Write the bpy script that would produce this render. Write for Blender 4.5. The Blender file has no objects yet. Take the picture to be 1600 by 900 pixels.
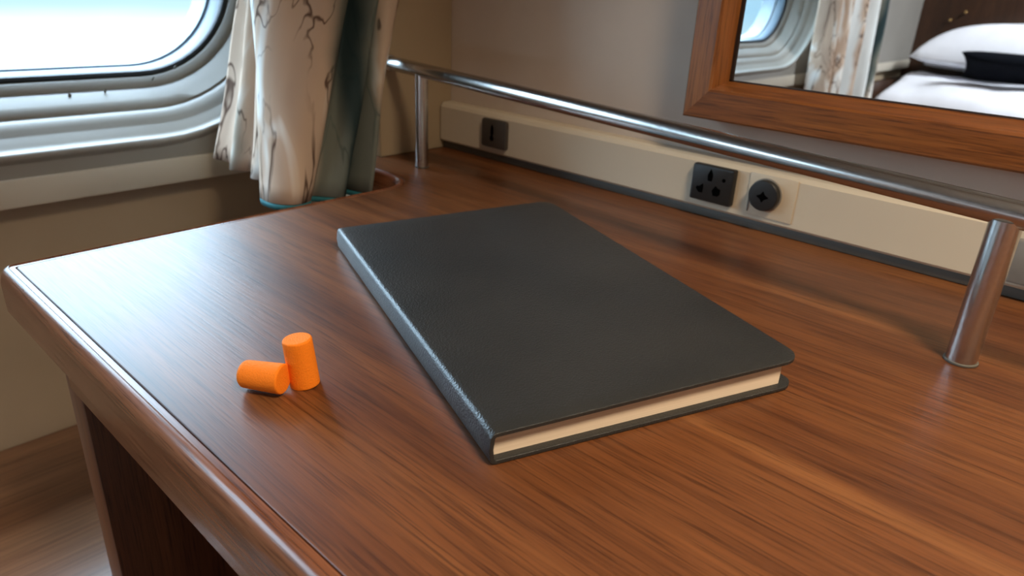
import bpy, bmesh, math, random
from mathutils import Vector, Matrix, noise as mnoise

S = 0.2          # metres per layout unit
H = 0.74         # height of the desk top above the floor
def V(x, y, z): return Vector((S*x, S*y, H + S*z))

C = bpy.context.scene.collection
scene = bpy.context.scene

# ---------------------------------------------------------------- camera
cd = bpy.data.cameras.new('camera')
cd.sensor_width = 36.0
cd.lens = 1112.98/1600*36
cd.clip_start = 0.01
cd.clip_end = 200
cam = bpy.data.objects.new('camera', cd)
C.objects.link(cam)
RX = Vector((0.7286433, 0.68341545, 0.04496959))
RY = Vector((0.30009129, -0.25955074, -0.91792082))
RZ = Vector((-0.61564938, 0.68233184, -0.39420693))
M3 = Matrix((RX, -RY, -RZ)).transposed()
cam.matrix_world = Matrix.Translation(V(0, 0, 1)) @ M3.to_4x4()
cd.dof.use_dof = True
cd.dof.focus_distance = 1.95*S
cd.dof.aperture_fstop = 12.0
scene.camera = cam

# ---------------------------------------------------------------- view
scene.view_settings.view_transform = 'Standard'
scene.view_settings.look = 'None'
scene.view_settings.gamma = 1
scene.view_settings.use_curve_mapping = False
scene.view_settings.exposure = 0.3

# ---------------------------------------------------------------- sky outside
W = bpy.data.worlds.new('sky')
scene.world = W
W.use_nodes = True
nt = W.node_tree
nt.nodes.clear()
wo = nt.nodes.new('ShaderNodeOutputWorld')
bg = nt.nodes.new('ShaderNodeBackground')
tc = nt.nodes.new('ShaderNodeTexCoord')
mp = nt.nodes.new('ShaderNodeMapping'); mp.inputs['Scale'].default_value = (1, 1, 4)
nz = nt.nodes.new('ShaderNodeTexNoise'); nz.inputs['Scale'].default_value = 2.2; nz.inputs['Detail'].default_value = 3
sx = nt.nodes.new('ShaderNodeSeparateXYZ')
ad = nt.nodes.new('ShaderNodeMath'); ad.operation = 'MULTIPLY_ADD'; ad.inputs[1].default_value = 0.02
rp = nt.nodes.new('ShaderNodeValToRGB')
el = rp.color_ramp.elements
# elevation runs 0 (straight down) .. 0.45 + noise at the horizon .. 1 (straight up): bright hazy water, blue horizon band, overcast sky
el[0].position = 0.0; el[0].color = (0.55, 0.70, 0.78, 1)
el[1].position = 1.0; el[1].color = (0.58, 0.76, 1.0, 1)
for p, c in ((0.34, (0.72, 0.88, 0.94, 1)), (0.385, (0.90, 0.97, 1.0, 1)), (0.402, (1.0, 1.0, 1.0, 1)), (0.418, (0.95, 0.99, 1.0, 1)), (0.426, (0.56, 0.79, 0.93, 1)), (0.44, (0.42, 0.71, 0.95, 1)), (0.49, (0.60, 0.82, 1.0, 1)), (0.60, (0.57, 0.78, 1.0, 1)), (0.80, (0.65, 0.82, 1.0, 1))):
    e = el.new(p); e.color = c
mm = nt.nodes.new('ShaderNodeMath'); mm.operation = 'MULTIPLY_ADD'; mm.inputs[1].default_value = 0.5; mm.inputs[2].default_value = 0.44
# overcast sky: brightens from the horizon to the zenith; the water below stays much dimmer
st = nt.nodes.new('ShaderNodeMapRange'); st.inputs['From Min'].default_value = 0.45; st.inputs['From Max'].default_value = 0.85
st.inputs['To Min'].default_value = 1.05; st.inputs['To Max'].default_value = 17.0
st2 = nt.nodes.new('ShaderNodeMapRange'); st2.inputs['From Min'].default_value = 0.452; st2.inputs['From Max'].default_value = 0.50
st2.inputs['To Min'].default_value = 0.0; st2.inputs['To Max'].default_value = 3.8
sta = nt.nodes.new('ShaderNodeMath'); sta.operation = 'ADD'
L = nt.links.new
L(tc.outputs['Generated'], mp.inputs['Vector']); L(mp.outputs['Vector'], nz.inputs['Vector'])
L(tc.outputs['Generated'], sx.inputs[0])
L(sx.outputs['Z'], mm.inputs[0])
L(nz.outputs['Fac'], ad.inputs[0]); L(mm.outputs[0], ad.inputs[2])
L(ad.outputs[0], rp.inputs['Fac']); L(rp.outputs['Color'], bg.inputs['Color'])
L(ad.outputs[0], st.inputs['Value']); L(ad.outputs[0], st2.inputs['Value']); L(st.outputs[0], sta.inputs[0]); L(st2.outputs[0], sta.inputs[1]); L(sta.outputs[0], bg.inputs['Strength'])
L(bg.outputs[0], wo.inputs['Surface'])

# ---------------------------------------------------------------- lamps
def area(name, loc, target, sx_, sy_, energy, col, portal=False, spread=180):
    l = bpy.data.lights.new(name, 'AREA')
    l.shape = 'RECTANGLE'; l.size = sx_; l.size_y = sy_
    l.energy = energy; l.color = col
    l.spread = math.radians(spread)
    if portal: l.cycles.is_portal = True
    o = bpy.data.objects.new(name, l); C.objects.link(o)
    o.location = loc
    o.rotation_euler = (Vector(target) - Vector(loc)).to_track_quat('-Z', 'Y').to_euler()
    return o
area('window_light_portal', V(-5.16, 0.85, 1.4), V(0, 0.85, 1.4), 2.6*S, 3.4*S, 1, (1, 1, 1), True)
area('window_light_portal', V(-5.16, -3.9, 1.4), V(0, -3.9, 1.4), 2.6*S, 3.4*S, 1, (1, 1, 1), True)
area('unseen_room_light', V(2.1, 0.6, 5.2), V(1.7, 0.8, 0), 0.25, 0.25, 8.2, (1.0, 0.82, 0.60), spread=105)
area('unseen_room_light', V(3.0, -6.6, 6.9), V(-1.2, -9.4, 0), 0.60, 0.60, 32.0, (0.88, 0.93, 1.0), spread=110)  # cool fill light added to brighten the bed linen in the mirror

# ---------------------------------------------------------------- node helpers
def new_mat(name):
    m = bpy.data.materials.new(name); m.use_nodes = True
    n = m.node_tree; n.nodes.clear()
    out = n.nodes.new('ShaderNodeOutputMaterial')
    b = n.nodes.new('ShaderNodeBsdfPrincipled')
    n.links.new(b.outputs[0], out.inputs[0])
    return m, n, b
def nd(n, t, **kw):
    x = n.nodes.new(t)
    for k, v in kw.items():
        if k in x.inputs: x.inputs[k].default_value = v
        else: setattr(x, k, v)
    return x
def ramp(n, stops, interp='LINEAR'):
    r = n.nodes.new('ShaderNodeValToRGB'); e = r.color_ramp.elements
    r.color_ramp.interpolation = interp
    e[0].position, e[0].color = stops[0][0], (*stops[0][1], 1)
    e[1].position, e[1].color = stops[-1][0], (*stops[-1][1], 1)
    for p, c in stops[1:-1]:
        k = e.new(p); k.color = (*c, 1)
    return r
def mixc(n, mode, fac, a, b):
    x = n.nodes.new('ShaderNodeMix'); x.data_type = 'RGBA'; x.blend_type = mode
    for sock, v in ((x.inputs[0], fac), (x.inputs[6], a), (x.inputs[7], b)):
        if hasattr(v, 'is_linked') or hasattr(v, 'links'): n.links.new(v, sock)
        elif isinstance(v, (int, float)): sock.default_value = v
        else: sock.default_value = (*v, 1)
    return x.outputs[2]
def bump(n, b, h, strength, dist):
    x = n.nodes.new('ShaderNodeBump'); x.inputs['Strength'].default_value = strength
    x.inputs['Distance'].default_value = dist
    n.links.new(h, x.inputs['Height']); n.links.new(x.outputs[0], b.inputs['Normal'])
def lin(r, g, b):
    f = lambda c: (c/255/12.92) if c/255 <= 0.04045 else ((c/255 + 0.055)/1.055)**2.4
    return (f(r), f(g), f(b))

def plain(name, col, rough=0.5, metal=0.0, nscale=0, namt=0.08, bstr=0.0, spec=0.5):
    m, n, b = new_mat(name)
    b.inputs['Roughness'].default_value = rough
    b.inputs['Metallic'].default_value = metal
    b.inputs['Specular IOR Level'].default_value = spec
    b.inputs['Base Color'].default_value = (*col, 1)
    if nscale:
        t = nd(n, 'ShaderNodeTexCoord')
        z = nd(n, 'ShaderNodeTexNoise', Scale=nscale, Detail=4.0)
        n.links.new(t.outputs['Object'], z.inputs['Vector'])
        r = ramp(n, [(0.3, tuple(c*(1 - namt) for c in col)), (0.7, tuple(min(1, c*(1 + namt)) for c in col))])
        n.links.new(z.outputs['Fac'], r.inputs['Fac'])
        n.links.new(r.outputs[0], b.inputs['Base Color'])
        if bstr: bump(n, b, z.outputs['Fac'], bstr, 0.001)
    return m

def wood(name, dark, mid, light, rough=0.3, axis='X', coat=0.0, scale=1.0, fig=1.0, bstr=0.12, spec=0.5, off=(0, 0, 0), pore=0.75):
    """long-grained veneer: figure bands, fine streaks, dark pores, along one axis"""
    m, n, b = new_mat(name)
    t = nd(n, 'ShaderNodeTexCoord')
    def mapped(along, across):
        mpn = nd(n, 'ShaderNodeMapping')
        s = {'X': (along, across, across), 'Y': (across, along, across), 'Z': (across, across, along)}[axis]
        mpn.inputs['Scale'].default_value = tuple(v*scale for v in s)
        mpn.inputs['Location'].default_value = off
        n.links.new(t.outputs['Object'], mpn.inputs['Vector'])
        return mpn.outputs[0]
    n1 = nd(n, 'ShaderNodeTexNoise', Scale=1.0, Detail=3.0, Distortion=0.6); n.links.new(mapped(2.2, 26*fig), n1.inputs['Vector'])
    n2 = nd(n, 'ShaderNodeTexNoise', Scale=1.0, Detail=6.0, Roughness=0.65); n.links.new(mapped(8, 290), n2.inputs['Vector'])
    n3 = nd(n, 'ShaderNodeTexNoise', Scale=1.0, Detail=3.0, Roughness=0.6); n.links.new(mapped(26, 800), n3.inputs['Vector'])
    r1 = ramp(n, [(0.28, dark), (0.5, mid), (0.72, light)]); n.links.new(n1.outputs['Fac'], r1.inputs['Fac'])
    r2 = ramp(n, [(0.3, (0.52, 0.47, 0.43)), (0.52, (1, 1, 1)), (0.75, (1.25, 1.22, 1.16))]); n.links.new(n2.outputs['Fac'], r2.inputs['Fac'])
    r3 = ramp(n, [(0.34, (0.30, 0.25, 0.22)), (0.48, (0.95, 0.95, 0.95)), (0.62, (1.08, 1.06, 1.02))]); n.links.new(n3.outputs['Fac'], r3.inputs['Fac'])
    c = mixc(n, 'MULTIPLY', 0.75, r1.outputs[0], r2.outputs[0])
    c = mixc(n, 'MULTIPLY', pore, c, r3.outputs[0])
    n.links.new(c, b.inputs['Base Color'])
    b.inputs['Roughness'].default_value = rough
    b.inputs['Specular IOR Level'].default_value = spec
    if coat:
        b.inputs['Coat Weight'].default_value = coat
        b.inputs['Coat Roughness'].default_value = 0.22
    if bstr: bump(n, b, n3.outputs['Fac'], bstr, 0.0006)
    return m

M = {}
M['desk'] = wood('desk_veneer', (0.086, 0.026, 0.008), (0.138, 0.046, 0.0135), (0.190, 0.071, 0.022), rough=0.39, bstr=0.18, pore=0.65)
M['desk_edge'] = wood('desk_solid_edge', (0.125, 0.042, 0.018), (0.19, 0.068, 0.030), (0.255, 0.10, 0.047), rough=0.24, fig=1.6)
M['desk_leg'] = wood('desk_panel_wood', (0.075, 0.022, 0.009), (0.115, 0.036, 0.014), (0.15, 0.052, 0.02), rough=0.38, axis='Z')
M['bench'] = wood('bench_wood', (0.15, 0.062, 0.026), (0.23, 0.105, 0.05), (0.32, 0.165, 0.085), rough=0.3, axis='Y', scale=0.55, fig=0.6, pore=0.3)
M['frame_h'] = wood('mirror_frame_wood', (0.17, 0.050, 0.010), (0.245, 0.080, 0.017), (0.31, 0.112, 0.026), rough=0.36, fig=1.3)
M['frame_v'] = wood('mirror_frame_wood_upright', (0.17, 0.050, 0.010), (0.245, 0.080, 0.017), (0.31, 0.112, 0.026), rough=0.36, axis='Z', fig=1.3)
M['darkwood'] = wood('dark_wall_wood', (0.030, 0.012, 0.006), (0.045, 0.019, 0.009), (0.06, 0.026, 0.013), rough=0.3, axis='Z')
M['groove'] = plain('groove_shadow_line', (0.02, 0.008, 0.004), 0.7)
M['wall'] = plain('laminate_wall', (0.57, 0.465, 0.375), 0.5, nscale=9, namt=0.06)
M['pilaster'] = plain('pilaster_laminate', (0.40, 0.30, 0.19), 0.5, nscale=7, namt=0.05)
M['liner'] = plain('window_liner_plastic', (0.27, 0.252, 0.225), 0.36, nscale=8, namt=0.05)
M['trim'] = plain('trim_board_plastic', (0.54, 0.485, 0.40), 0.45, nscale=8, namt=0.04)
M['wall_low'] = plain('lower_wall_laminate', (0.42, 0.325, 0.22), 0.5, nscale=6, namt=0.06)
M['ceiling'] = plain('ceiling_panel', (0.72, 0.66, 0.57), 0.6, nscale=5, namt=0.03)
M['carpet'] = plain('carpet_floor', (0.10, 0.055, 0.035), 0.95, nscale=160, namt=0.35, bstr=0.4)
M['trunk'] = plain('trunking_plastic', (0.60, 0.51, 0.385), 0.42, nscale=8, namt=0.03)
M['trunk_base'] = plain('trunking_base_grey', (0.085, 0.078, 0.065), 0.55, nscale=12, namt=0.1)
M['socket'] = plain('socket_dark_plastic', (0.014, 0.013, 0.012), 0.42, nscale=60, namt=0.1)
M['socket_brown'] = plain('socket_brown_plastic', (0.055, 0.043, 0.034), 0.45, nscale=60, namt=0.1)
M['socket_grey'] = plain('socket_grey_plastic', (0.20, 0.185, 0.165), 0.45, nscale=60, namt=0.1)
M['hole'] = plain('socket_hole_black', (0.002, 0.002, 0.002), 0.9, spec=0.0)
M['gasket'] = plain('window_gasket_rubber', (0.010, 0.016, 0.024), 0.5, nscale=40, namt=0.1)
M['rim'] = plain('window_rim_aluminium', (0.09, 0.125, 0.16), 0.4, metal=0.0, nscale=20, namt=0.05)
M['screw'] = plain('screw_metal', (0.10, 0.085, 0.07), 0.45, metal=0.6)
M['foam'] = plain('orange_foam', (0.92, 0.225, 0.010), 0.75, nscale=1400, namt=0.06, bstr=0.35, spec=0.25)
M['paper'] = plain('paper_edge', (0.74, 0.56, 0.40), 0.75, nscale=40, namt=0.04)
M['linen'] = plain('white_bed_linen', (0.82, 0.83, 0.88), 0.85, nscale=25, namt=0.03, bstr=0.1)
M['black_cloth'] = plain('black_cloth', (0.004, 0.005, 0.008), 0.9, nscale=90, namt=0.2, spec=0.1)
M['brass'] = plain('brass', (0.75, 0.5, 0.22), 0.25, metal=1.0)

# brushed steel
m, n, b = new_mat('brushed_steel'); M['steel'] = m
b.inputs['Metallic'].default_value = 1.0
t = nd(n, 'ShaderNodeTexCoord'); z = nd(n, 'ShaderNodeTexNoise', Scale=400.0, Detail=3.0)
n.links.new(t.outputs['Object'], z.inputs['Vector'])
r = ramp(n, [(0.3, (0.56, 0.545, 0.53)), (0.7, (0.60, 0.585, 0.57))]); n.links.new(z.outputs['Fac'], r.inputs['Fac'])
n.links.new(r.outputs[0], b.inputs['Base Color'])
r = ramp(n, [(0.3, (0.23,)*3), (0.7, (0.26,)*3)]); n.links.new(z.outputs['Fac'], r.inputs['Fac'])
n.links.new(r.outputs[0], b.inputs['Roughness'])

# mirror
m, n, b = new_mat('mirror_silvering'); M['mirror'] = m
b.inputs['Metallic'].default_value = 1.0; b.inputs['Roughness'].default_value = 0.0
b.inputs['Base Color'].default_value = (0.88, 0.90, 0.89, 1)

# window glass: thin pane
m = bpy.data.materials.new('window_glass'); m.use_nodes = True; n = m.node_tree; n.nodes.clear(); M['glass'] = m
o = nd(n, 'ShaderNodeOutputMaterial'); tr = nd(n, 'ShaderNodeBsdfTransparent'); gl = nd(n, 'ShaderNodeBsdfGlossy')
tr.inputs[0].default_value = (0.95, 0.98, 0.98, 1); gl.inputs['Roughness'].default_value = 0.02
lw = nd(n, 'ShaderNodeLayerWeight', Blend=0.5); fr = nd(n, 'ShaderNodeMath', operation='POWER'); n.links.new(lw.outputs['Facing'], fr.inputs[0]); fr.inputs[1].default_value = 5.0; mx = nd(n, 'ShaderNodeMixShader')
n.links.new(fr.outputs[0], mx.inputs[0]); n.links.new(tr.outputs[0], mx.inputs[1]); n.links.new(gl.outputs[0], mx.inputs[2]); n.links.new(mx.outputs[0], o.inputs[0])

# leather of the notebook
m, n, b = new_mat('black_leatherette'); M['leather'] = m
t = nd(n, 'ShaderNodeTexCoord')
v = nd(n, 'ShaderNodeTexVoronoi', Scale=900.0); n.links.new(t.outputs['Object'], v.inputs['Vector'])
z = nd(n, 'ShaderNodeTexNoise', Scale=700.0, Detail=3.0); n.links.new(t.outputs['Object'], z.inputs['Vector'])
z2 = nd(n, 'ShaderNodeTexNoise', Scale=14.0, Detail=3.0); n.links.new(t.outputs['Object'], z2.inputs['Vector'])
a = nd(n, 'ShaderNodeMath', operation='ADD'); n.links.new(v.outputs['Distance'], a.inputs[0]); n.links.new(z.outputs['Fac'], a.inputs[1])
bump(n, b, a.outputs[0], 0.5, 0.0004)
r = ramp(n, [(0.3, (0.017, 0.018, 0.018)), (0.7, (0.025, 0.025, 0.024))]); n.links.new(z2.outputs['Fac'], r.inputs['Fac'])
n.links.new(r.outputs[0], b.inputs['Base Color'])
b.inputs['Roughness'].default_value = 0.38

# printed curtain cloth: cream with tan clouds, brown veins and teal-grey stripes (UV: x metres across, y metres up)
def curtain_mat(name, teal_zones, white_zones, dark_zones):
    m, n, b = new_mat(name)
    uv = nd(n, 'ShaderNodeUVMap')
    def mapped(sx_, sy_, loc=(0, 0, 0)):
        q = nd(n, 'ShaderNodeMapping'); q.inputs['Scale'].default_value = (sx_, sy_, 1); q.inputs['Location'].default_value = loc
        n.links.new(uv.outputs[0], q.inputs['Vector']); return q.outputs[0]
    za = nd(n, 'ShaderNodeTexNoise', Scale=1.0, Detail=2.0, Distortion=1.0); n.links.new(mapped(17, 6, (2.3, .4, 0)), za.inputs['Vector'])
    ra = ramp(n, [(0.34, (0.46, 0.34, 0.26)), (0.58, (0.58, 0.44, 0.335)), (0.65, (0.78, 0.74, 0.68)), (0.72, (0.85, 0.86, 0.84))]); n.links.new(za.outputs['Fac'], ra.inputs['Fac'])
    zb = nd(n, 'ShaderNodeTexNoise', Scale=1.0, Detail=3.0, Distortion=1.0); n.links.new(mapped(25, 6.5, (5.2, 4.7, 0)), zb.inputs['Vector'])
    rb = ramp(n, [(0.478, (1, 1, 1)), (0.494, (0.22, 0.18, 0.17)), (0.502, (0.22, 0.18, 0.17)), (0.518, (1, 1, 1))]); n.links.new(zb.outputs['Fac'], rb.inputs['Fac'])
    zc = nd(n, 'ShaderNodeTexNoise', Scale=1.0, Detail=2.0); n.links.new(mapped(9, 5, (1, 5, 0)), zc.inputs['Vector'])
    rc = ramp(n, [(0.36, (0, 0, 0)), (0.46, (1, 1, 1))]); n.links.new(zc.outputs['Fac'], rc.inputs['Fac'])
    c = mixc(n, 'MULTIPLY', rc.outputs[0], ra.outputs[0], rb.outputs[0])
    # stripes and a painted fold highlight at fixed widths of the cloth, wavering a little with height
    wv = nd(n, 'ShaderNodeTexNoise', Scale=1.0, Detail=2.0); n.links.new(mapped(2, 9), wv.inputs['Vector'])
    sp = nd(n, 'ShaderNodeSeparateXYZ'); n.links.new(uv.outputs[0], sp.inputs[0])
    wm = nd(n, 'ShaderNodeMath', operation='MULTIPLY_ADD'); wm.inputs[1].default_value = 0.05; n.links.new(wv.outputs['Fac'], wm.inputs[0]); n.links.new(sp.outputs['X'], wm.inputs[2])
    sl = nd(n, 'ShaderNodeMath', operation='MULTIPLY_ADD'); sl.inputs[1].default_value = 0.22; n.links.new(sp.outputs['Y'], sl.inputs[0]); n.links.new(wm.outputs[0], sl.inputs[2])
    for zones, col, soft in ((white_zones, (0.78, 0.82, 0.82), 0.010), (teal_zones, (0.10, 0.125, 0.11), 0.012), (dark_zones, (0.012, 0.030, 0.036), 0.014)):
        for a0, a1 in zones:
            a0 += 0.025; a1 += 0.025
            k = 1.0
            mr = nd(n, 'ShaderNodeMapRange', interpolation_type='SMOOTHSTEP'); mr.inputs['From Min'].default_value = a0 - soft; mr.inputs['From Max'].default_value = a0 + soft
            mr2 = nd(n, 'ShaderNodeMapRange', interpolation_type='SMOOTHSTEP'); mr2.inputs['From Min'].default_value = a1 + soft; mr2.inputs['From Max'].default_value = a1 - soft
            src = wm if zones is white_zones else sl   # the dark stripes run slightly askew
            n.links.new(src.outputs[0], mr.inputs['Value']); n.links.new(src.outputs[0], mr2.inputs['Value'])
            mu = nd(n, 'ShaderNodeMath', operation='MULTIPLY'); n.links.new(mr.outputs[0], mu.inputs[0]); n.links.new(mr2.outputs[0], mu.inputs[1])
            mu2 = nd(n, 'ShaderNodeMath', operation='MULTIPLY'); n.links.new(mu.outputs[0], mu2.inputs[0]); mu2.inputs[1].default_value = 0.9
            c = mixc(n, 'MIX', mu2.outputs[0], c, col)
    n.links.new(c, b.inputs['Base Color'])
    b.inputs['Roughness'].default_value = 0.9
    b.inputs['Specular IOR Level'].default_value = 0.15
    wv2 = nd(n, 'ShaderNodeTexNoise', Scale=900.0); n.links.new(uv.outputs[0], wv2.inputs['Vector'])
    bump(n, b, wv2.outputs['Fac'], 0.15, 0.0005)
    return m

# ---------------------------------------------------------------- mesh helpers
def quad_grid(bm, rows, close_u=False, flip=False):
    vs = [[bm.verts.new(p) for p in r] for r in rows]
    for i in range(len(vs) - 1):
        nrow = len(vs[i]); rng = nrow if close_u else nrow - 1
        for j in range(rng):
            k = (j + 1) % nrow
            f = (vs[i][j], vs[i][k], vs[i+1][k], vs[i+1][j])
            if flip: f = f[::-1]
            try: bm.faces.new(f)
            except ValueError: pass
    return vs
def box(bm, a, b, bev=0.0, seg=2):
    """box between two layout corners"""
    x0, y0, z0 = a; x1, y1, z1 = b
    t = bmesh.new()
    bmesh.ops.create_cube(t, size=1)
    for v in t.verts:
        v.co = V(x0 + (v.co.x + .5)*(x1 - x0), y0 + (v.co.y + .5)*(y1 - y0), z0 + (v.co.z + .5)*(z1 - z0))
    if bev: bmesh.ops.bevel(t, geom=t.edges[:], offset=bev*S, segments=seg, profile=0.5, affect='EDGES')
    me = bpy.data.meshes.new('t'); t.to_mesh(me); t.free(); bm.from_mesh(me); bpy.data.meshes.remove(me)
def tube(bm, p0, p1, r, n=40, bev=0.0, cap=True):
    """rod between layout points, small rounding on its ends"""
    a, b_ = V(*p0), V(*p1); d = (b_ - a); ln = d.length; d.normalize()
    q = d.to_track_quat('Z', 'Y').to_matrix()
    r *= S; bev *= S
    prof = [(0, 0), (r - bev, 0)]
    if bev:
        for k in range(1, 5):
            t = k/4*math.pi/2
            prof.append((r - bev + bev*math.sin(t), bev - bev*math.cos(t)))
        for k in range(0, 5):
            t = k/4*math.pi/2
            prof.append((r - bev + bev*math.cos(t), ln - bev + bev*math.sin(t)))
    else: prof.append((r, ln))
    prof.append((0, ln))
    lathe(bm, prof, Matrix.Translation(a) @ q.to_4x4(), n)
def lathe(bm, prof, mat, n=40):
    rows = []
    for r, z in prof:
        rows.append([mat @ Vector((max(r, 1e-6)*math.cos(2*math.pi*j/n), max(r, 1e-6)*math.sin(2*math.pi*j/n), z)) for j in range(n)])
    quad_grid(bm, rows, True)
    bmesh.ops.remove_doubles(bm, verts=bm.verts[:], dist=2e-6)
def poly(bm, pts, flip=False):
    vs = [bm.verts.new(p) for p in pts]
    if flip: vs = vs[::-1]
    return bm.faces.new(vs)
def prism_y(bm, pts, y0, y1, bev=0.0):
    """outline in (x,z) layout units, extruded from y0 to y1"""
    t = bmesh.new()
    a = [t.verts.new(V(x, y0, z)) for x, z in pts]; b_ = [t.verts.new(V(x, y1, z)) for x, z in pts]
    t.faces.new(a); t.faces.new(b_[::-1])
    for i in range(len(pts)):
        j = (i + 1) % len(pts); t.faces.new((a[i], b_[i], b_[j], a[j]))
    bmesh.ops.recalc_face_normals(t, faces=t.faces[:])
    if bev:
        fe = [e for e in t.edges if abs(e.verts[0].co.y - S*y0) < 1e-7 and abs(e.verts[1].co.y - S*y0) < 1e-7]
        bmesh.ops.bevel(t, geom=fe, offset=bev*S, segments=2, profile=0.5, affect='EDGES')
    me = bpy.data.meshes.new('t'); t.to_mesh(me); t.free(); bm.from_mesh(me); bpy.data.meshes.remove(me)
def prism_z(bm, pts, z0, z1):
    t = bmesh.new()
    a = [t.verts.new(V(x, y, z0)) for x, y in pts]; b_ = [t.verts.new(V(x, y, z1)) for x, y in pts]
    t.faces.new(a); t.faces.new(b_[::-1])
    for i in range(len(pts)):
        j = (i + 1) % len(pts); t.faces.new((a[i], b_[i], b_[j], a[j]))
    bmesh.ops.recalc_face_normals(t, faces=t.faces[:])
    me = bpy.data.meshes.new('t'); t.to_mesh(me); t.free(); bm.from_mesh(me); bpy.data.meshes.remove(me)

WL = {}
def wloc(o): return WL.get(o.name, Vector((0, 0, 0)))
def obj(name, bm, mat, parent=None, smooth=40, label=None, recalc=True):
    if recalc: bmesh.ops.recalc_face_normals(bm, faces=bm.faces[:])
    me = bpy.data.meshes.new(name)
    if parent is None:
        xs = [v.co for v in bm.verts]
        org = Vector(((min(v.x for v in xs) + max(v.x for v in xs))/2, (min(v.y for v in xs) + max(v.y for v in xs))/2, min(v.z for v in xs)))
    else: org = wloc(parent)
    bmesh.ops.translate(bm, verts=bm.verts[:], vec=-org)
    bm.to_mesh(me); bm.free()
    for p in me.polygons: p.use_smooth = True
    me.set_sharp_from_angle(angle=math.radians(smooth))
    me.materials.append(mat)
    o = bpy.data.objects.new(name, me); C.objects.link(o)
    if parent is None: o.location = org
    else: o.parent = parent
    WL[o.name] = org
    if label: o['label'] = label
    return o
def thing(name, label, cat, loc, group=None):
    o = bpy.data.objects.new(name, None); C.objects.link(o)
    o.location = loc; o.empty_display_size = 0.02
    WL[o.name] = Vector(loc)
    o['label'] = label; o['category'] = cat
    if group: o['group'] = group
    return o
def tag(o, label, cat, group=None):
    o['label'] = label; o['category'] = cat
    if group: o['group'] = group
    return o
def structure(o, label=None, cat=None):
    o['kind'] = 'structure'
    if label: o['label'] = label
    if cat: o['category'] = cat
    return o

# ================================================================ THE CABIN
FZ, CZ = -3.7, 7.3
YB, YF, XR = 3.17, -10.8, 5.2
XW = -4.535                         # face of the window liner panel
XL = -4.64                         # lower wall, set back
b = bmesh.new(); box(b, (-5.6, YF - .2, FZ - .3), (XR + .2, YB + .2, FZ)); structure(obj('floor', b, M['carpet']), 'dark brown cabin carpet', 'floor')
b = bmesh.new(); box(b, (-5.6, YF - .2, CZ), (XR + .2, YB + .2, CZ + .2)); structure(obj('ceiling', b, M['ceiling']), 'pale cabin ceiling', 'ceiling')
b = bmesh.new(); box(b, (-5.0, YB, FZ), (XR + .2, YB + .2, CZ)); structure(obj('wall_back', b, M['wall']), 'taupe laminate wall behind the mirror', 'wall')
b = bmesh.new(); box(b, (-4.9, YF - .2, FZ), (XR + .2, YF, CZ)); structure(obj('wall_front', b, M['darkwood']), 'dark brown wood wall behind the bed, seen in the mirror', 'wall')
b = bmesh.new(); box(b, (XR, YF, FZ), (XR + .2, YB, CZ)); structure(obj('wall_right', b, M['wall']), 'taupe laminate wall on the right', 'wall')

def rr(x, y0, y1, z0, z1, r, nc=14, ns=6):
    """rounded rectangle loop in the window plane"""
    pts = []
    cs = [((y1 - r, z0 + r), -90), ((y1 - r, z1 - r), 0), ((y0 + r, z1 - r), 90), ((y0 + r, z0 + r), 180)]
    for (cy, cz), a0 in cs:
        for k in range(nc + 1):
            a = math.radians(a0 + 90*k/nc)
            pts.append((x, cy + r*math.cos(a), cz + r*math.sin(a)))
    return [V(*p) for p in pts]
ZT = 2.42
def window(idx, yA, yB):
    """yA / yB: glass edges along the wall; profile stations are (x, bottom z, growth, corner radius)"""
    def loop(x, zb, g, r): return rr(x, yA - g, yB + g, zb, ZT + (0.385 - zb), r)
    root = thing('window_%d' % idx, ['rounded cabin window at the left of the curtain, dark gasket and stepped cream surround', 'second cabin window, seen only in the mirror'][idx - 1], 'window', V(XW, (yA + yB)/2, 0))
    structure(root)
    b = bmesh.new(); quad_grid(b, [loop(-5.125, .375, 0.01, .63), loop(-5.115, .375, 0.01, .63)], True)
    v0 = [v for v in b.verts]
    n_ = len(v0)//2
    b.faces.new(v0[:n_]); b.faces.new(v0[n_:][::-1])
    obj('pane', b, M['glass'], root)
    b = bmesh.new()
    quad_grid(b, [loop(-5.30, .37, 0, .62), loop(-5.30, .400, -.015, .61), loop(-5.09, .400, -.015, .61), loop(-5.08, .388, 0.0, .62), loop(-5.0, .385, 0.01, .63), loop(-4.965, .374, 0.025, .64), loop(-4.965, .36, .04, .65)], True)
    obj('rim', b, M['rim'], root)
    b = bmesh.new()
    quad_grid(b, [loop(-4.97, .380, .018, .63), loop(-4.95, .378, .02, .635), loop(-4.938, .370, .028, .64), loop(-4.935, .352, .046, .66), loop(-4.942, .342, .058, .67), loop(-4.96, .34, .06, .67)], True)
    obj('gasket', b, M['gasket'], root)
    b = bmesh.new()
    st = [(-4.965, .345, .055, .67), (-4.925, .338, .062, .68), (-4.918, .332, .068, .685), (-4.880, .296, .10, .715),
          (-4.882, .280, .115, .735), (-4.866, .272, .125, .745), (-4.80, .225, .18, .80), (-4.745, .186, .22, .85), (-4.746, .170, .235, .87),
          (-4.722, .162, .245, .88), (-4.665, .122, .30, .94), (-4.655, .100, .325, .97), (-4.638, .088, .335, .98), (-4.590, .050, .385, 1.05),
          (-4.575, .036, .40, 1.07), (-4.555, .030, .415, 1.09), (-4.53, .034, .425, 1.11), (-4.512, .028, .435, 1.13), (-4.504, .012, .445, 1.15), (-4.510, -.004, .46, 1.17), (-4.524, -.016, .475, 1.185), (XW, -.03, .49, 1.2)]
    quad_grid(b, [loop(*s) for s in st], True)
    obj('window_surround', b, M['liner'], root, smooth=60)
    return root, loop(XW, -.03, .49, 1.2)  # outer edge for the wall panel
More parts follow.
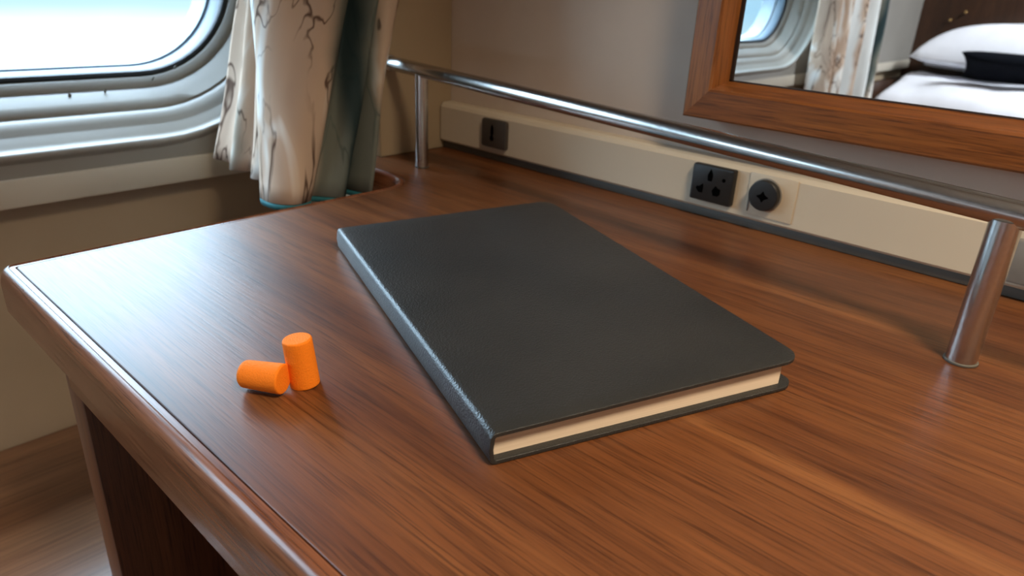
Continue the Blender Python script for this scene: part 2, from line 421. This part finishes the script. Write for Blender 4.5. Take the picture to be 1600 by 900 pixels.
win1, lp1 = window(1, -0.75, 2.45)
win2, lp2 = window(2, -5.15, -2.0)
for i, (y, z, r) in enumerate(((1.385, .262, .009), (1.585, .275, .006), (2.03, .40, .006), (1.88, .335, .004), (0.965, .262, .007))):
    b = bmesh.new(); tube(b, (-4.875, y, z - .012), (-4.845, y, z + .008), r, 16)
    obj('screw', b, M['screw'], win1)

b = bmesh.new()
YM = -1.35
def rect(x, y0, y1, z0, z1): return rr(x, y0, y1, z0, z1, 0.0005)
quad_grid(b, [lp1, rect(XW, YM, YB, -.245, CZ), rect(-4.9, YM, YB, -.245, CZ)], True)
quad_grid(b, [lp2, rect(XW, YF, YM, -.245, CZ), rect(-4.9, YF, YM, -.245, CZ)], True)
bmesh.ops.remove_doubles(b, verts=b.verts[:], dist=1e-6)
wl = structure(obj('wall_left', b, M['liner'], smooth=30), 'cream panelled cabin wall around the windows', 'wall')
b = bmesh.new(); box(b, (-5.0, YF, FZ), (XL, YB, -.2)); structure(obj('wall_left_lower', b, M['wall_low']), 'brown-beige lower wall below the window panel', 'wall')
b = bmesh.new(); box(b, (XW - .03, YF, -.262), (-4.512, YB, -.105), .010); structure(obj('trim_1', b, M['trim']), 'cream horizontal trim board below the window', 'trim')
b = bmesh.new(); box(b, (-4.62, 2.60, FZ), (-3.46, YB, CZ), .012); structure(obj('wall_corner', b, M['pilaster']), 'tan boxed-in corner pillar between the curtain and the back wall', 'wall')

# ================================================================ DESK
desk = thing('desk', 'reddish-brown wooden desk top with a rounded edge, carrying the notebook and earplugs', 'desk', V(-0.4, 1.8, FZ))
def arc(cx, cy, r, a0, a1, n_):
    return [(cx + r*math.cos(math.radians(a0 + (a1 - a0)*k/n_)), cy + r*math.sin(math.radians(a0 + (a1 - a0)*k/n_))) for k in range(n_ + 1)]
DX0, DX1, DY0, DY1 = -2.908, 2.6, .484, 3.165
def outline(o):
    """desk outline drawn in by o"""
    r = max(.055 - o, .012)
    p = [(DX1 - o, DY0 + o), (DX1 - o, DY1)]
    p += [(-3.452, DY1), (-3.452, 2.59), (-3.75 + o, 2.59), (-3.75 + o, 2.345 + o)]
    p += arc(DX0 - .16, 2.185, .16 + o, 90, 0, 12)[0:]
    p += arc(DX0 + o + r, DY0 + o + r, r, 180, 270, 8)
    return p
def oloop(o, z): return [V(x, y, z) for x, y in outline(o)]
b = bmesh.new()
prof = [(.06, -.165), (.006, -.165), (0, -.16), (0, -.062), (.002, -.045), (.007, -.028), (.014, -.014), (.022, -.005), (.030, -.001), (.034, -.0025), (.036, -.005), (.051, -.005), (.0525, -.012), (.0565, -.012)]
rows = [oloop(o, z) for o, z in prof]
vs = quad_grid(b, rows, True)
obj('edge_lipping', b, M['desk_edge'], desk, smooth=35)
b = bmesh.new()
rows = [oloop(.0555, -.012), oloop(.0560, -.006), oloop(.058, -.004)]
vs = quad_grid(b, rows, True)
b.faces.new(vs[-1])
obj('tabletop', b, M['desk'], desk, smooth=30)
b = bmesh.new(); box(b, (-2.56, .548, FZ), (-2.41, 3.1, -.165), .008); obj('side_panel', b, M['desk_leg'], desk)
b = bmesh.new(); box(b, (-1.15, .548, FZ), (-1.0, 3.1, -.165), .008); obj('side_panel', b, M['desk_leg'], desk)  # unseen panel added to block light from the right, keeps the kneehole dark
b = bmesh.new(); box(b, (2.2, .548, FZ), (2.35, 3.1, -.165), .008); obj('side_panel', b, M['desk_leg'], desk)
b = bmesh.new(); box(b, (-2.41, .522, -.30), (2.2, .585, -.163), .006); obj('apron', b, M['desk_edge'], desk)
b = bmesh.new(); box(b, (-2.41, 3.0, FZ), (2.2, 3.06, -.165)); obj('back_panel', b, M['desk_leg'], desk)

bench = thing('wooden_bench', 'low brown wooden bench on the floor below the window, beside the desk leg', 'bench', V(-3.6, 1.0, FZ))
b = bmesh.new(); box(b, (-4.635, -1.2, -1.84), (-2.575, YB - .02, -1.75), .02); obj('bench_top', b, M['bench'], bench)
b = bmesh.new(); box(b, (-4.63, -1.15, FZ), (-2.60, YB - .03, -1.84)); obj('bench_base', b, M['desk_leg'], bench)

# ================================================================ RAIL
rail = thing('guard_rail', 'brushed steel guard rail on posts along the back of the desk', 'rail', V(-1.7, 2.5, 0))
PL, PR = Vector((-3.121, 2.633, .534)), Vector((-.276, 2.371, .469))
rd = PR - PL
P0 = PL - rd*.1165; P1 = PL + rd*1.75
b = bmesh.new(); tube(b, P0, P1, .039, 48, .004); obj('handrail', b, M['steel'], rail)
for P, r in ((PL, .036), (PR, .043), (PL + rd*1.7, .043)):
    b = bmesh.new(); tube(b, (P.x, P.y, -.004), (P.x, P.y, P.z - .02), r, 40); po = obj('post', b, M['steel'], rail)
    b = bmesh.new(); tube(b, (P.x, P.y, -.004), (P.x, P.y, .004), r + .005, 40, .002); obj('post_collar', b, M['trunk_base'], po)
b = bmesh.new(); d = rd.normalized(); tube(b, P0 - d*.004, P0 + d*.025, .047, 40, .004); obj('end_cap', b, M['steel'], rail)

# ================================================================ TRUNKING AND SOCKETS
TX0, TX1, TY, TZ0, TZ1 = -3.452, 3.2, 3.07, .042, .286
tk = thing('cable_trunking', 'long beige cable trunking along the wall behind the guard rail', 'cable trunking', V(-.3, 3.12, 0))
b = bmesh.new()
sec = [(YB - .002, TZ0), (TY + .012, TZ0), (TY, TZ0 + .012), (TY, TZ1 - .028), (TY + .006, TZ1 - .020), (TY + .012, TZ1 - .010), (TY + .028, TZ1), (YB - .002, TZ1)]
quad_grid(b, [[V(x, y, z) for y, z in sec] for x in (TX0, TX1)], True)
e = [V(TX0, y, z) for y, z in sec]; poly(b, e); poly(b, [V(TX1, y, z) for y, z in sec])
bmesh.ops.remove_doubles(b, verts=b.verts[:], dist=1e-6)
obj('trunking_cover', b, M['trunk'], tk, smooth=25)
b = bmesh.new(); box(b, (TX0, TY + .022, -.002), (TX1, YB - .002, TZ0 - .001), .004); obj('trunking_base', b, M['trunk_base'], tk, label='dark grey base strip')

def rrect(cx, cz, w, h, r, n_=5):
    p = []
    for sx_, sz_, a0 in ((1, -1, -90), (1, 1, 0), (-1, 1, 90), (-1, -1, 180)):
        p += arc(cx + sx_*(w/2 - r), cz + sz_*(h/2 - r), r, a0, a0 + 90, n_)
    return p
def slot(root, pts, y):
    b = bmesh.new(); prism_y(b, pts, y - .0012, y + .004); return obj('pin_slot', b, M['hole'], root)

# keyhole-style outlet far left
so = thing('wall_outlet', 'small brown outlet with one upright slot on the trunking, nearest the curtain', 'outlet', V(-2.96, TY, .08))
b = bmesh.new(); prism_y(b, rrect(-2.96, .166, .205, .168, .018), TY - .022, TY - .0005, .008); obj('face_plate', b, M['socket_brown'], so)
slot(so, [(-2.972 + x, .172 + z) for x, z in ((0, .052), (.012, .03), (.014, -.004), (.008, -.012), (.010, -.022), (.016, -.032), (.010, -.048), (-.010, -.048), (-.018, -.034), (-.012, -.022), (-.008, -.012), (-.012, -.004), (-.010, .03))], TY - .022)

# multi-standard socket
so = thing('power_socket', 'square black power socket with three pin holes on the beige trunking', 'socket', V(-1.518, TY, .08))
b = bmesh.new(); prism_y(b, rrect(-1.518, .171, .213, .172, .010), TY - .034, TY - .0005, .009); obj('face_plate', b, M['socket'], so)
ys = TY - .034; cx, cz = -1.52, .171
slot(so, [(cx - .008 + x, cz + .040 + z) for x, z in ((0, .034), (.010, .014), (.013, .002), (.011, -.024), (-.011, -.024), (-.014, .002), (-.009, .014))], ys)
slot(so, [(cx - .052 + x, cz - .026 + z) for x, z in ((.012, .025), (.016, .010), (.014, -.020), (-.006, -.020), (-.022, -.003), (-.018, .008), (-.006, .008))], ys)
slot(so, [(cx + .030 + x, cz - .028 + z) for x, z in ((-.004, .028), (.008, .018), (.022, .014), (.022, -.008), (.012, -.020), (-.012, -.020), (-.020, .002), (-.014, .012))], ys)
b = bmesh.new(); tube(b, (cx + .062, ys - .0012, cz + .032), (cx + .062, ys + .004, cz + .032), .009, 20); obj('indicator_hole', b, M['hole'], so)

# round two-pin outlet on a beige module
so = thing('round_socket', 'round black socket on a beige square plate, right of the square socket', 'socket', V(-1.24, TY, .08))
b = bmesh.new(); prism_y(b, rrect(-1.238, .168, .222, .196, .006), TY - .005, TY - .0005, .002); obj('mounting_plate', b, M['trunk'], so)
b = bmesh.new(); tube(b, (-1.262, TY - .0045, .176), (-1.262, TY - .040, .176), .069, 48, .006); obj('socket_body', b, M['socket'], so)
b = bmesh.new(); tube(b, (-1.262, TY - .0045, .176), (-1.262, TY - .012, .176), .0745, 48, .002); obj('bezel', b, M['socket_grey'], so)
b = bmesh.new(); prism_y(b, [(-1.262 + x, .172 + z) for x, z in ((0, .026), (.010, .010), (.030, 0), (.010, -.012), (0, -.026), (-.010, -.012), (-.030, 0), (-.010, .010))], TY - .0412, TY - .036); obj('pin_slot', b, M['hole'], so)
b = bmesh.new(); box(b, (-1.340, TY - .008, .085), (-1.334, TY - .004, .150)); obj('release_slit', b, M['socket_grey'], so)

# grey outlet behind the right-hand post
so = thing('grey_outlet', 'grey outlet half hidden behind the right-hand rail post', 'outlet', V(-.20, TY, .08))
b = bmesh.new(); prism_y(b, rrect(-.195, .150, .225, .165, .014), TY - .03, TY - .0005, .009); obj('face_plate', b, M['socket_grey'], so)
slot(so, [(-.195 + x, .150 + z) for x, z in ((0, .03), (.012, .01), (.012, -.02), (-.012, -.02), (-.012, .01))], TY - .03)

# ================================================================ MIRROR
mr = thing('wall_mirror', 'large wall mirror in a reddish-brown mitred wooden frame', 'mirror', V(0, 3.1, .46))
fx0, fx1, fz0, fz1 = -1.700, 1.75, .468, 3.3
def fl(side):
    # stations: (inset from the outer outline, y)
    prof = [(0, YB - .002), (0, 3.008), (.008, 3.0), (.118, 2.994), (.128, 3.0), (.160, 3.095), (.160, YB - .002)]
    r0, r1 = [], []
    for i, y in prof:
        a = {'b': ((fx0 + i, fz0 + i*1.04), (fx1 - i, fz0 + i*1.04)), 't': ((fx0 + i, fz1 - i), (fx1 - i, fz1 - i)),
             'l': ((fx0 + i, fz0 + i*1.04), (fx0 + i, fz1 - i)), 'r': ((fx1 - i, fz0 + i*1.04), (fx1 - i, fz1 - i))}[side]
        r0.append(V(a[0][0], y, a[0][1])); r1.append(V(a[1][0], y, a[1][1]))
    b = bmesh.new(); quad_grid(b, [r0, r1], True)
    return b
for s_ in 'btlr': obj('frame_member', fl(s_), M['frame_h' if s_ in 'bt' else 'frame_v'], mr, smooth=30)
b = bmesh.new(); box(b, (fx0 + .155, 3.102, fz0 + .16), (fx1 - .155, 3.16, fz1 - .155)); obj('mirror_glass', b, M['mirror'], mr)
b = bmesh.new()  # dark strips stand in for the shadow line where glass meets frame
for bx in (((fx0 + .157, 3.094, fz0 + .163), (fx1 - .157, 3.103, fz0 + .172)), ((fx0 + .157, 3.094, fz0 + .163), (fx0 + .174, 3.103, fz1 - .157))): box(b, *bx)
obj('rebate_shadow_strip', b, M['groove'], mr)

# ================================================================ CURTAINS
def catmull(P, n_):
    out = []
    Q = [P[0]] + list(P) + [P[-1]]
    for i in range(1, len(Q) - 2):
        p0, p1, p2, p3 = [Vector(q) for q in Q[i-1:i+3]]
        for k in range(n_):
            t = k/n_
            out.append(0.5*((2*p1) + (p2 - p0)*t + (2*p0 - 5*p1 + 4*p2 - p3)*t*t + (3*p1 - p0 - 3*p2 + p3)*t**3))
    out.append(Vector(Q[-2])); return out
def curtain(bot, mid, zb, zm, ztop, mat, hem_mat, label, cat_n=8, hem=.03, part_label='teal lining along the hem', hem_span=(.19, .43)):
    cb, cm = catmull([(*p, 0) for p in bot], cat_n), catmull([(*p, 0) for p in mid], cat_n)
    N = len(cb)
    us = [0.0]
    for i in range(1, N): us.append(us[-1] + ((cb[i] - cb[i-1]).length + (cm[i] - cm[i-1]).length)/2*S)
    zs = [zb + (ztop - zb)*k/44 for k in range(45)]
    def row(z, grow=0):
        t = max(0, min(1.25, (z - zb)/(zm - zb)))
        r = []
        for i in range(N):
            p = cb[i].lerp(cm[i], t)
            wob = .018*mnoise.noise((us[i]*30, z*1.6, 3.3))
            r.append(V(p.x + wob, p.y + wob*.6, z))
        return r
    cx = sum(p.x for p in cb)/N; cy = sum(p.y for p in cb)/N
    root = thing('curtain', label, 'curtain', V(cx, cy, zb))
    def sheet(name, zl, mt, lab=None, lo=0, hi=9e9):
        b = bmesh.new()
        uvl = b.loops.layers.uv.new('UVMap')
        cols = [j for j in range(N) if lo <= us[j] <= hi]
        vs = quad_grid(b, [[row(z)[j] for j in cols] for z in zl])
        idx = {v: (us[cols[j]], zl[i]*S) for i, rw in enumerate(vs) for j, v in enumerate(rw)}
        for f in b.faces:
            for l in f.loops: l[uvl].uv = idx[l.vert]
        o = obj(name, b, mt, root, smooth=80, label=lab)
        so_ = o.modifiers.new('thickness', 'SOLIDIFY'); so_.thickness = 0.0025; so_.offset = 0
        return o
    sheet('cloth', zs, mat)
    sheet('hem', [zb - hem, zb - hem*.5, zb - .002], hem_mat, part_label, *hem_span)
    return root
M['hem'] = plain('teal_lining', (0.02, 0.16, 0.19), 0.8, nscale=60, namt=0.1)
M['curtain_a'] = curtain_mat('curtain_print', [(.311, .436), (.06, .07)], [(.155, .190)], [(.352, .392)])  # white zone paints the lit fold ridge into the cloth colour
M['curtain_b'] = curtain_mat('curtain_print_far', [(.03, .11), (.30, .32), (.52, .54)], [(.20, .30), (.40, .52)], [(.05, .09)])
bot = [(-4.37, 1.99), (-4.20, 2.02), (-4.04, 1.94), (-3.93, 2.02), (-3.80, 1.94), (-3.67, 1.99), (-3.58, 1.95), (-3.46, 1.80), (-3.36, 1.775), (-3.26, 1.80), (-3.21, 1.86), (-3.23, 1.95), (-3.30, 2.00), (-3.22, 2.07), (-3.16, 2.12), (-3.24, 2.19), (-3.32, 2.22), (-3.22, 2.25), (-3.14, 2.27), (-3.20, 2.29), (-3.33, 2.29)]
mid = [(-4.27, 2.21), (-4.15, 2.25), (-4.05, 2.16), (-3.95, 2.25), (-3.85, 2.13), (-3.78, 2.10), (-3.70, 1.98), (-3.58, 1.94), (-3.46, 1.98), (-3.36, 2.08), (-3.28, 2.18), (-3.28, 2.27), (-3.40, 2.36), (-3.50, 2.42), (-3.42, 2.46), (-3.34, 2.50), (-3.42, 2.54), (-3.40, 2.56), (-3.36, 2.60), (-3.37, 2.65), (-3.42, 2.70)]
curtain(bot, mid, -.105, .86, 3.6, M['curtain_a'], M['hem'], 'cream printed curtain with brown veins and teal stripes, hanging beside the window behind the desk')
bot = [(-4.24 + .20*math.sin(k*1.9 + .4), -7.55 + k*2.5/15) for k in range(16)]
mid = [(-4.27 + .17*math.sin(k*1.9 + .4), -7.50 + k*2.5/15) for k in range(16)]
curtain(bot, mid, -.75, .9, 3.6, M['curtain_b'], M['hem'], 'cream printed curtain beside the far window, seen only in the mirror')

# ================================================================ BED SEEN IN THE MIRROR
bed = thing('bed', 'bed with a dark wooden end board along the far wall, seen in the mirror', 'bed', V(-1.7, -9.6, FZ))
b = bmesh.new(); box(b, (-4.50, -10.72, FZ), (1.6, -8.45, -1.5), .03); obj('bed_base', b, M['darkwood'], bed)
b = bmesh.new(); box(b, (-4.40, -10.70, -1.5), (1.55, -8.48, -.98), .12, 4); obj('mattress', b, M['linen'], bed)
b = bmesh.new(); box(b, (-4.54, -10.74, FZ), (-4.43, -8.43, -.42), .02); obj('end_board', b, M['darkwood'], bed)
b = bmesh.new()
NX, NY = 70, 44
def dz(x, y):
    s = (-8.46 - y)/2.2
    z = -.66 + .52*min(1, max(0, s))**.7
    z = min(z, -.29); z += .12*math.exp(-((x + 1.9)/1.1)**2 - ((y + 8.95)/.45)**2)
    z += .10*mnoise.noise((x*.8, y*.9, 1.0)) + .03*mnoise.noise((x*2.5, y*2.5, 4.0))
    ex = min(1, (x + 4.42)/.22, (1.6 - x)/.22); ey = min(1, (y + 10.70)/.15, (-8.44 - y)/.2)
    ed = max(0, min(ex, ey))
    return -.95 + (z + .95)*math.sqrt(max(0, 1 - (1 - ed)**2))
rows = [[V(-4.42 + 6.02*i/NX, -10.70 + 2.26*j/NY, dz(-4.42 + 6.02*i/NX, -10.70 + 2.26*j/NY)) for i in range(NX + 1)] for j in range(NY + 1)]
quad_grid(b, rows)
# hanging border
ring = [rows[0][i] for i in range(NX + 1)] + [rows[j][NX] for j in range(1, NY + 1)] + [rows[NY][i] for i in range(NX - 1, -1, -1)] + [rows[j][0] for j in range(NY - 1, 0, -1)]
quad_grid(b, [ring, [p + Vector((0, 0, -.004)) for p in ring]], True)
bmesh.ops.remove_doubles(b, verts=b.verts[:], dist=1e-5)
tag(obj('duvet', b, M['linen'], smooth=80), 'white puffed duvet on the bed, seen in the mirror', 'duvet')

def pillow(name, c, half, rot, mat, p=2.6, low=1.0, n_=40):
    b = bmesh.new(); bmesh.ops.create_grid(b, x_segments=n_, y_segments=n_, size=1)
    top = [v.co.copy() for v in b.verts]
    def h(x, y):
        return max(0, (1 - abs(x)**p))**.5*max(0, (1 - abs(y)**p))**.5
    me = bmesh.new()
    R_ = Matrix.Rotation(rot[2], 3, 'Z') @ Matrix.Rotation(rot[1], 3, 'Y') @ Matrix.Rotation(rot[0], 3, 'X')
    for sgn in (1, -1):
        rws = []
        for i in range(n_ + 1):
            r_ = []
            for j in range(n_ + 1):
                x, y = -1 + 2*i/n_, -1 + 2*j/n_
                k = 1 - .10*(1 - y*y)*0 
                px = x*(1 - .07*(1 - abs(y)**2)*abs(x)); py = y*(1 - .09*(1 - abs(x)**2)*abs(y))
                z = (1 if sgn > 0 else low)*sgn*h(x, y) + .05*mnoise.noise((x*2, y*2, sgn))*h(x, y)
                q = R_ @ Vector((px*half[0], py*half[1], z*half[2]))
                r_.append(V(c[0] + q.x, c[1] + q.y, c[2] + q.z))
            rws.append(r_)
        quad_grid(me, rws)
    b.free()
    bmesh.ops.remove_doubles(me, verts=me.verts[:], dist=1e-5)
    return obj(name, me, mat, smooth=80)
tag(pillow('pillow', (-2.3, -10.08, -.07), (1.92, .60, .78), (math.radians(10), 0, 0), M['linen'], p=3.2, low=.12), 'plump white pillow at the head of the bed, seen in the mirror', 'pillow')
tag(pillow('cushion', (-2.08, -9.22, .0), (1.15, .36, .13), (math.radians(40), 0, math.radians(-2)), M['black_cloth'], p=5), 'flat black cushion leaning on the white pillow, seen in the mirror', 'cushion')
for x, z in ((-3.95, .70), (-3.72, .86)):  # added brass pieces imitate small lamp reflections on the dark wall
    b = bmesh.new(); tube(b, (x, YF + .005, z), (x, YF + .09, z), .03, 20, .012)
    tag(obj('glint_knob', b, M['brass']), 'small round brass hook standing in for a lamp glint on the dark wood wall, seen in the mirror', 'knob', 'brass knobs standing in for lamp glints')

# ================================================================ NOTEBOOK
FLc = Vector((-.903, .956)); dl = Vector((-.9315, .3640)); dw = Vector((.3640, .9315))
BL, BW = 1.494, .942
book = thing('notebook', 'closed black leatherette notebook with cream page edges lying on the desk', 'notebook', V(FLc.x + dl.x*BL/2 + dw.x*BW/2, FLc.y + dl.y*BL/2 + dw.y*BW/2, 0))
def thick(a, w): return .0835 + (w/BW)*(.0095 + .024*(a/BL))
def BP(a, w, z): 
    p = FLc + dl*a + dw*w
    return V(p.x, p.y, z - .0025)
ct = .0105; rc = .062; rs = .016
ws = [BW - rc + rc*math.sin(math.pi/2*k/8) for k in range(8, -1, -1)]          # fore edge, rounded corners
ws += [BW - rc - (BW - rc - .03)*k/10 for k in range(1, 11)]
sec = [(w, 1, 0.0) for w in ws]
for k in range(7):
    t = k/6*math.pi/2; sec.append((rs - rs*math.sin(t), 1, -rs*(1 - math.cos(t))))
sec.append((-.003, .5, 0))
for k in range(7):
    t = k/6*math.pi/2; sec.append((rs - rs*math.cos(t), 0, rs - rs*math.sin(t)))
sec += [(w - (0.006 if w > BW - rc else .003), 0, 0.0) for w in ws[::-1]]
NA = 24
rows = []
for w, tp, dzz in sec:
    e = 0
    if w > BW - rc: e = rc - math.sqrt(max(0, rc*rc - (min(w, BW) - (BW - rc))**2))
    r_ = []
    for k in range(NA + 1):
        a = e + (BL - 2*e)*k/NA
        r_.append(BP(a, w, thick(a, w)*tp + dzz))
    rows.append(r_)
def solid_sheet(rows, th):
    """thickened sheet, growing to the inside of the fold"""
    b = bmesh.new(); quad_grid(b, rows); bmesh.ops.recalc_face_normals(b, faces=b.faces[:])
    return b
b = solid_sheet(rows, ct)
# make normals point outward (top face up)
b.normal_update()
topf = max(b.faces, key=lambda f: f.calc_center_median().z)
if topf.normal.z < 0: bmesh.ops.reverse_faces(b, faces=b.faces[:])
cv = obj('cover', b, M['leather'], book, smooth=60, recalc=False)
so_ = cv.modifiers.new('board', 'SOLIDIFY'); so_.thickness = ct*S; so_.offset = -1; so_.use_even_offset = True
bv = cv.modifiers.new('soft_edge', 'BEVEL'); bv.width = .0022*S; bv.segments = 2; bv.limit_method = 'ANGLE'; bv.angle_limit = math.radians(50)
b = bmesh.new()
A0, A1 = .022, BL - .022
loopb, loopt = [], []
per = [(A0, w) for w in (.0135, .2, .45, .7, BW - .056)] + [(a, BW - .056) for a in (.5, 1.0, A1)] + [(A1, w) for w in (.7, .45, .2, .0135)] + [(a, .0135) for a in (1.0, .5)]
loopb = [BP(a, w, ct + .0005) for a, w in per]; loopt = [BP(a, w, thick(a, w) - ct - .0005) for a, w in per]
quad_grid(b, [loopb, loopt], True); poly(b, loopb); poly(b, loopt)
bmesh.ops.remove_doubles(b, verts=b.verts[:], dist=1e-6)
m, n, bb = new_mat('page_block'); M['pages'] = m
t = nd(n, 'ShaderNodeTexCoord'); q = nd(n, 'ShaderNodeMapping'); q.inputs['Scale'].default_value = (6, 6, 2600); n.links.new(t.outputs['Object'], q.inputs[0])
z = nd(n, 'ShaderNodeTexNoise', Scale=1.0, Detail=3.0); n.links.new(q.outputs[0], z.inputs['Vector'])
r = ramp(n, [(0.3, (0.70, 0.56, 0.42)), (0.7, (0.83, 0.70, 0.55))]); n.links.new(z.outputs['Fac'], r.inputs['Fac']); n.links.new(r.outputs[0], bb.inputs['Base Color'])
bb.inputs['Roughness'].default_value = 0.8; bump(n, bb, z.outputs['Fac'], .15, .0003)
obj('page_block', b, M['pages'], book, smooth=20)

# ================================================================ EARPLUGS
def earplug(name, p0, p1, r0, r1, round0, round1, label, grp=None):
    """foam plug from p0 to p1, radii and end rounding at each end"""
    a, b_ = V(*p0), V(*p1); d = b_ - a; ln = d.length
    mat = Matrix.Translation(a) @ d.to_track_quat('Z', 'Y').to_matrix().to_4x4()
    r0 *= S; r1 *= S; q0 = round0*S; q1 = round1*S
    prof = [(0, 0), (r0*.5, 0)]
    for k in range(7):
        t = k/6*math.pi/2; prof.append((r0 - q0 + q0*math.sin(t), q0 - q0*math.cos(t)))
    for k in range(1, 8): prof.append((r0 + (r1 - r0)*k/8, q0 + (ln - q0 - q1)*k/8))
    for k in range(7):
        t = k/6*math.pi/2; prof.append((r1 - q1 + q1*math.cos(t), ln - q1 + q1*math.sin(t)))
    prof += [(r1*.5, ln), (0, ln)]
    bm = bmesh.new(); lathe(bm, prof, mat, 48)
    return tag(obj(name, bm, M['foam'], smooth=70), label, 'earplug')
earplug('earplug', (-1.490, .850, -.004), (-1.498, .841, .131), .0395, .0380, .004, .006, 'orange foam earplug standing upright on the desk')
earplug('earplug', (-1.582, .726, .0365), (-1.480, .785, .0395), .0365, .0400, .014, .005, 'orange foam earplug lying on its side against the upright one')
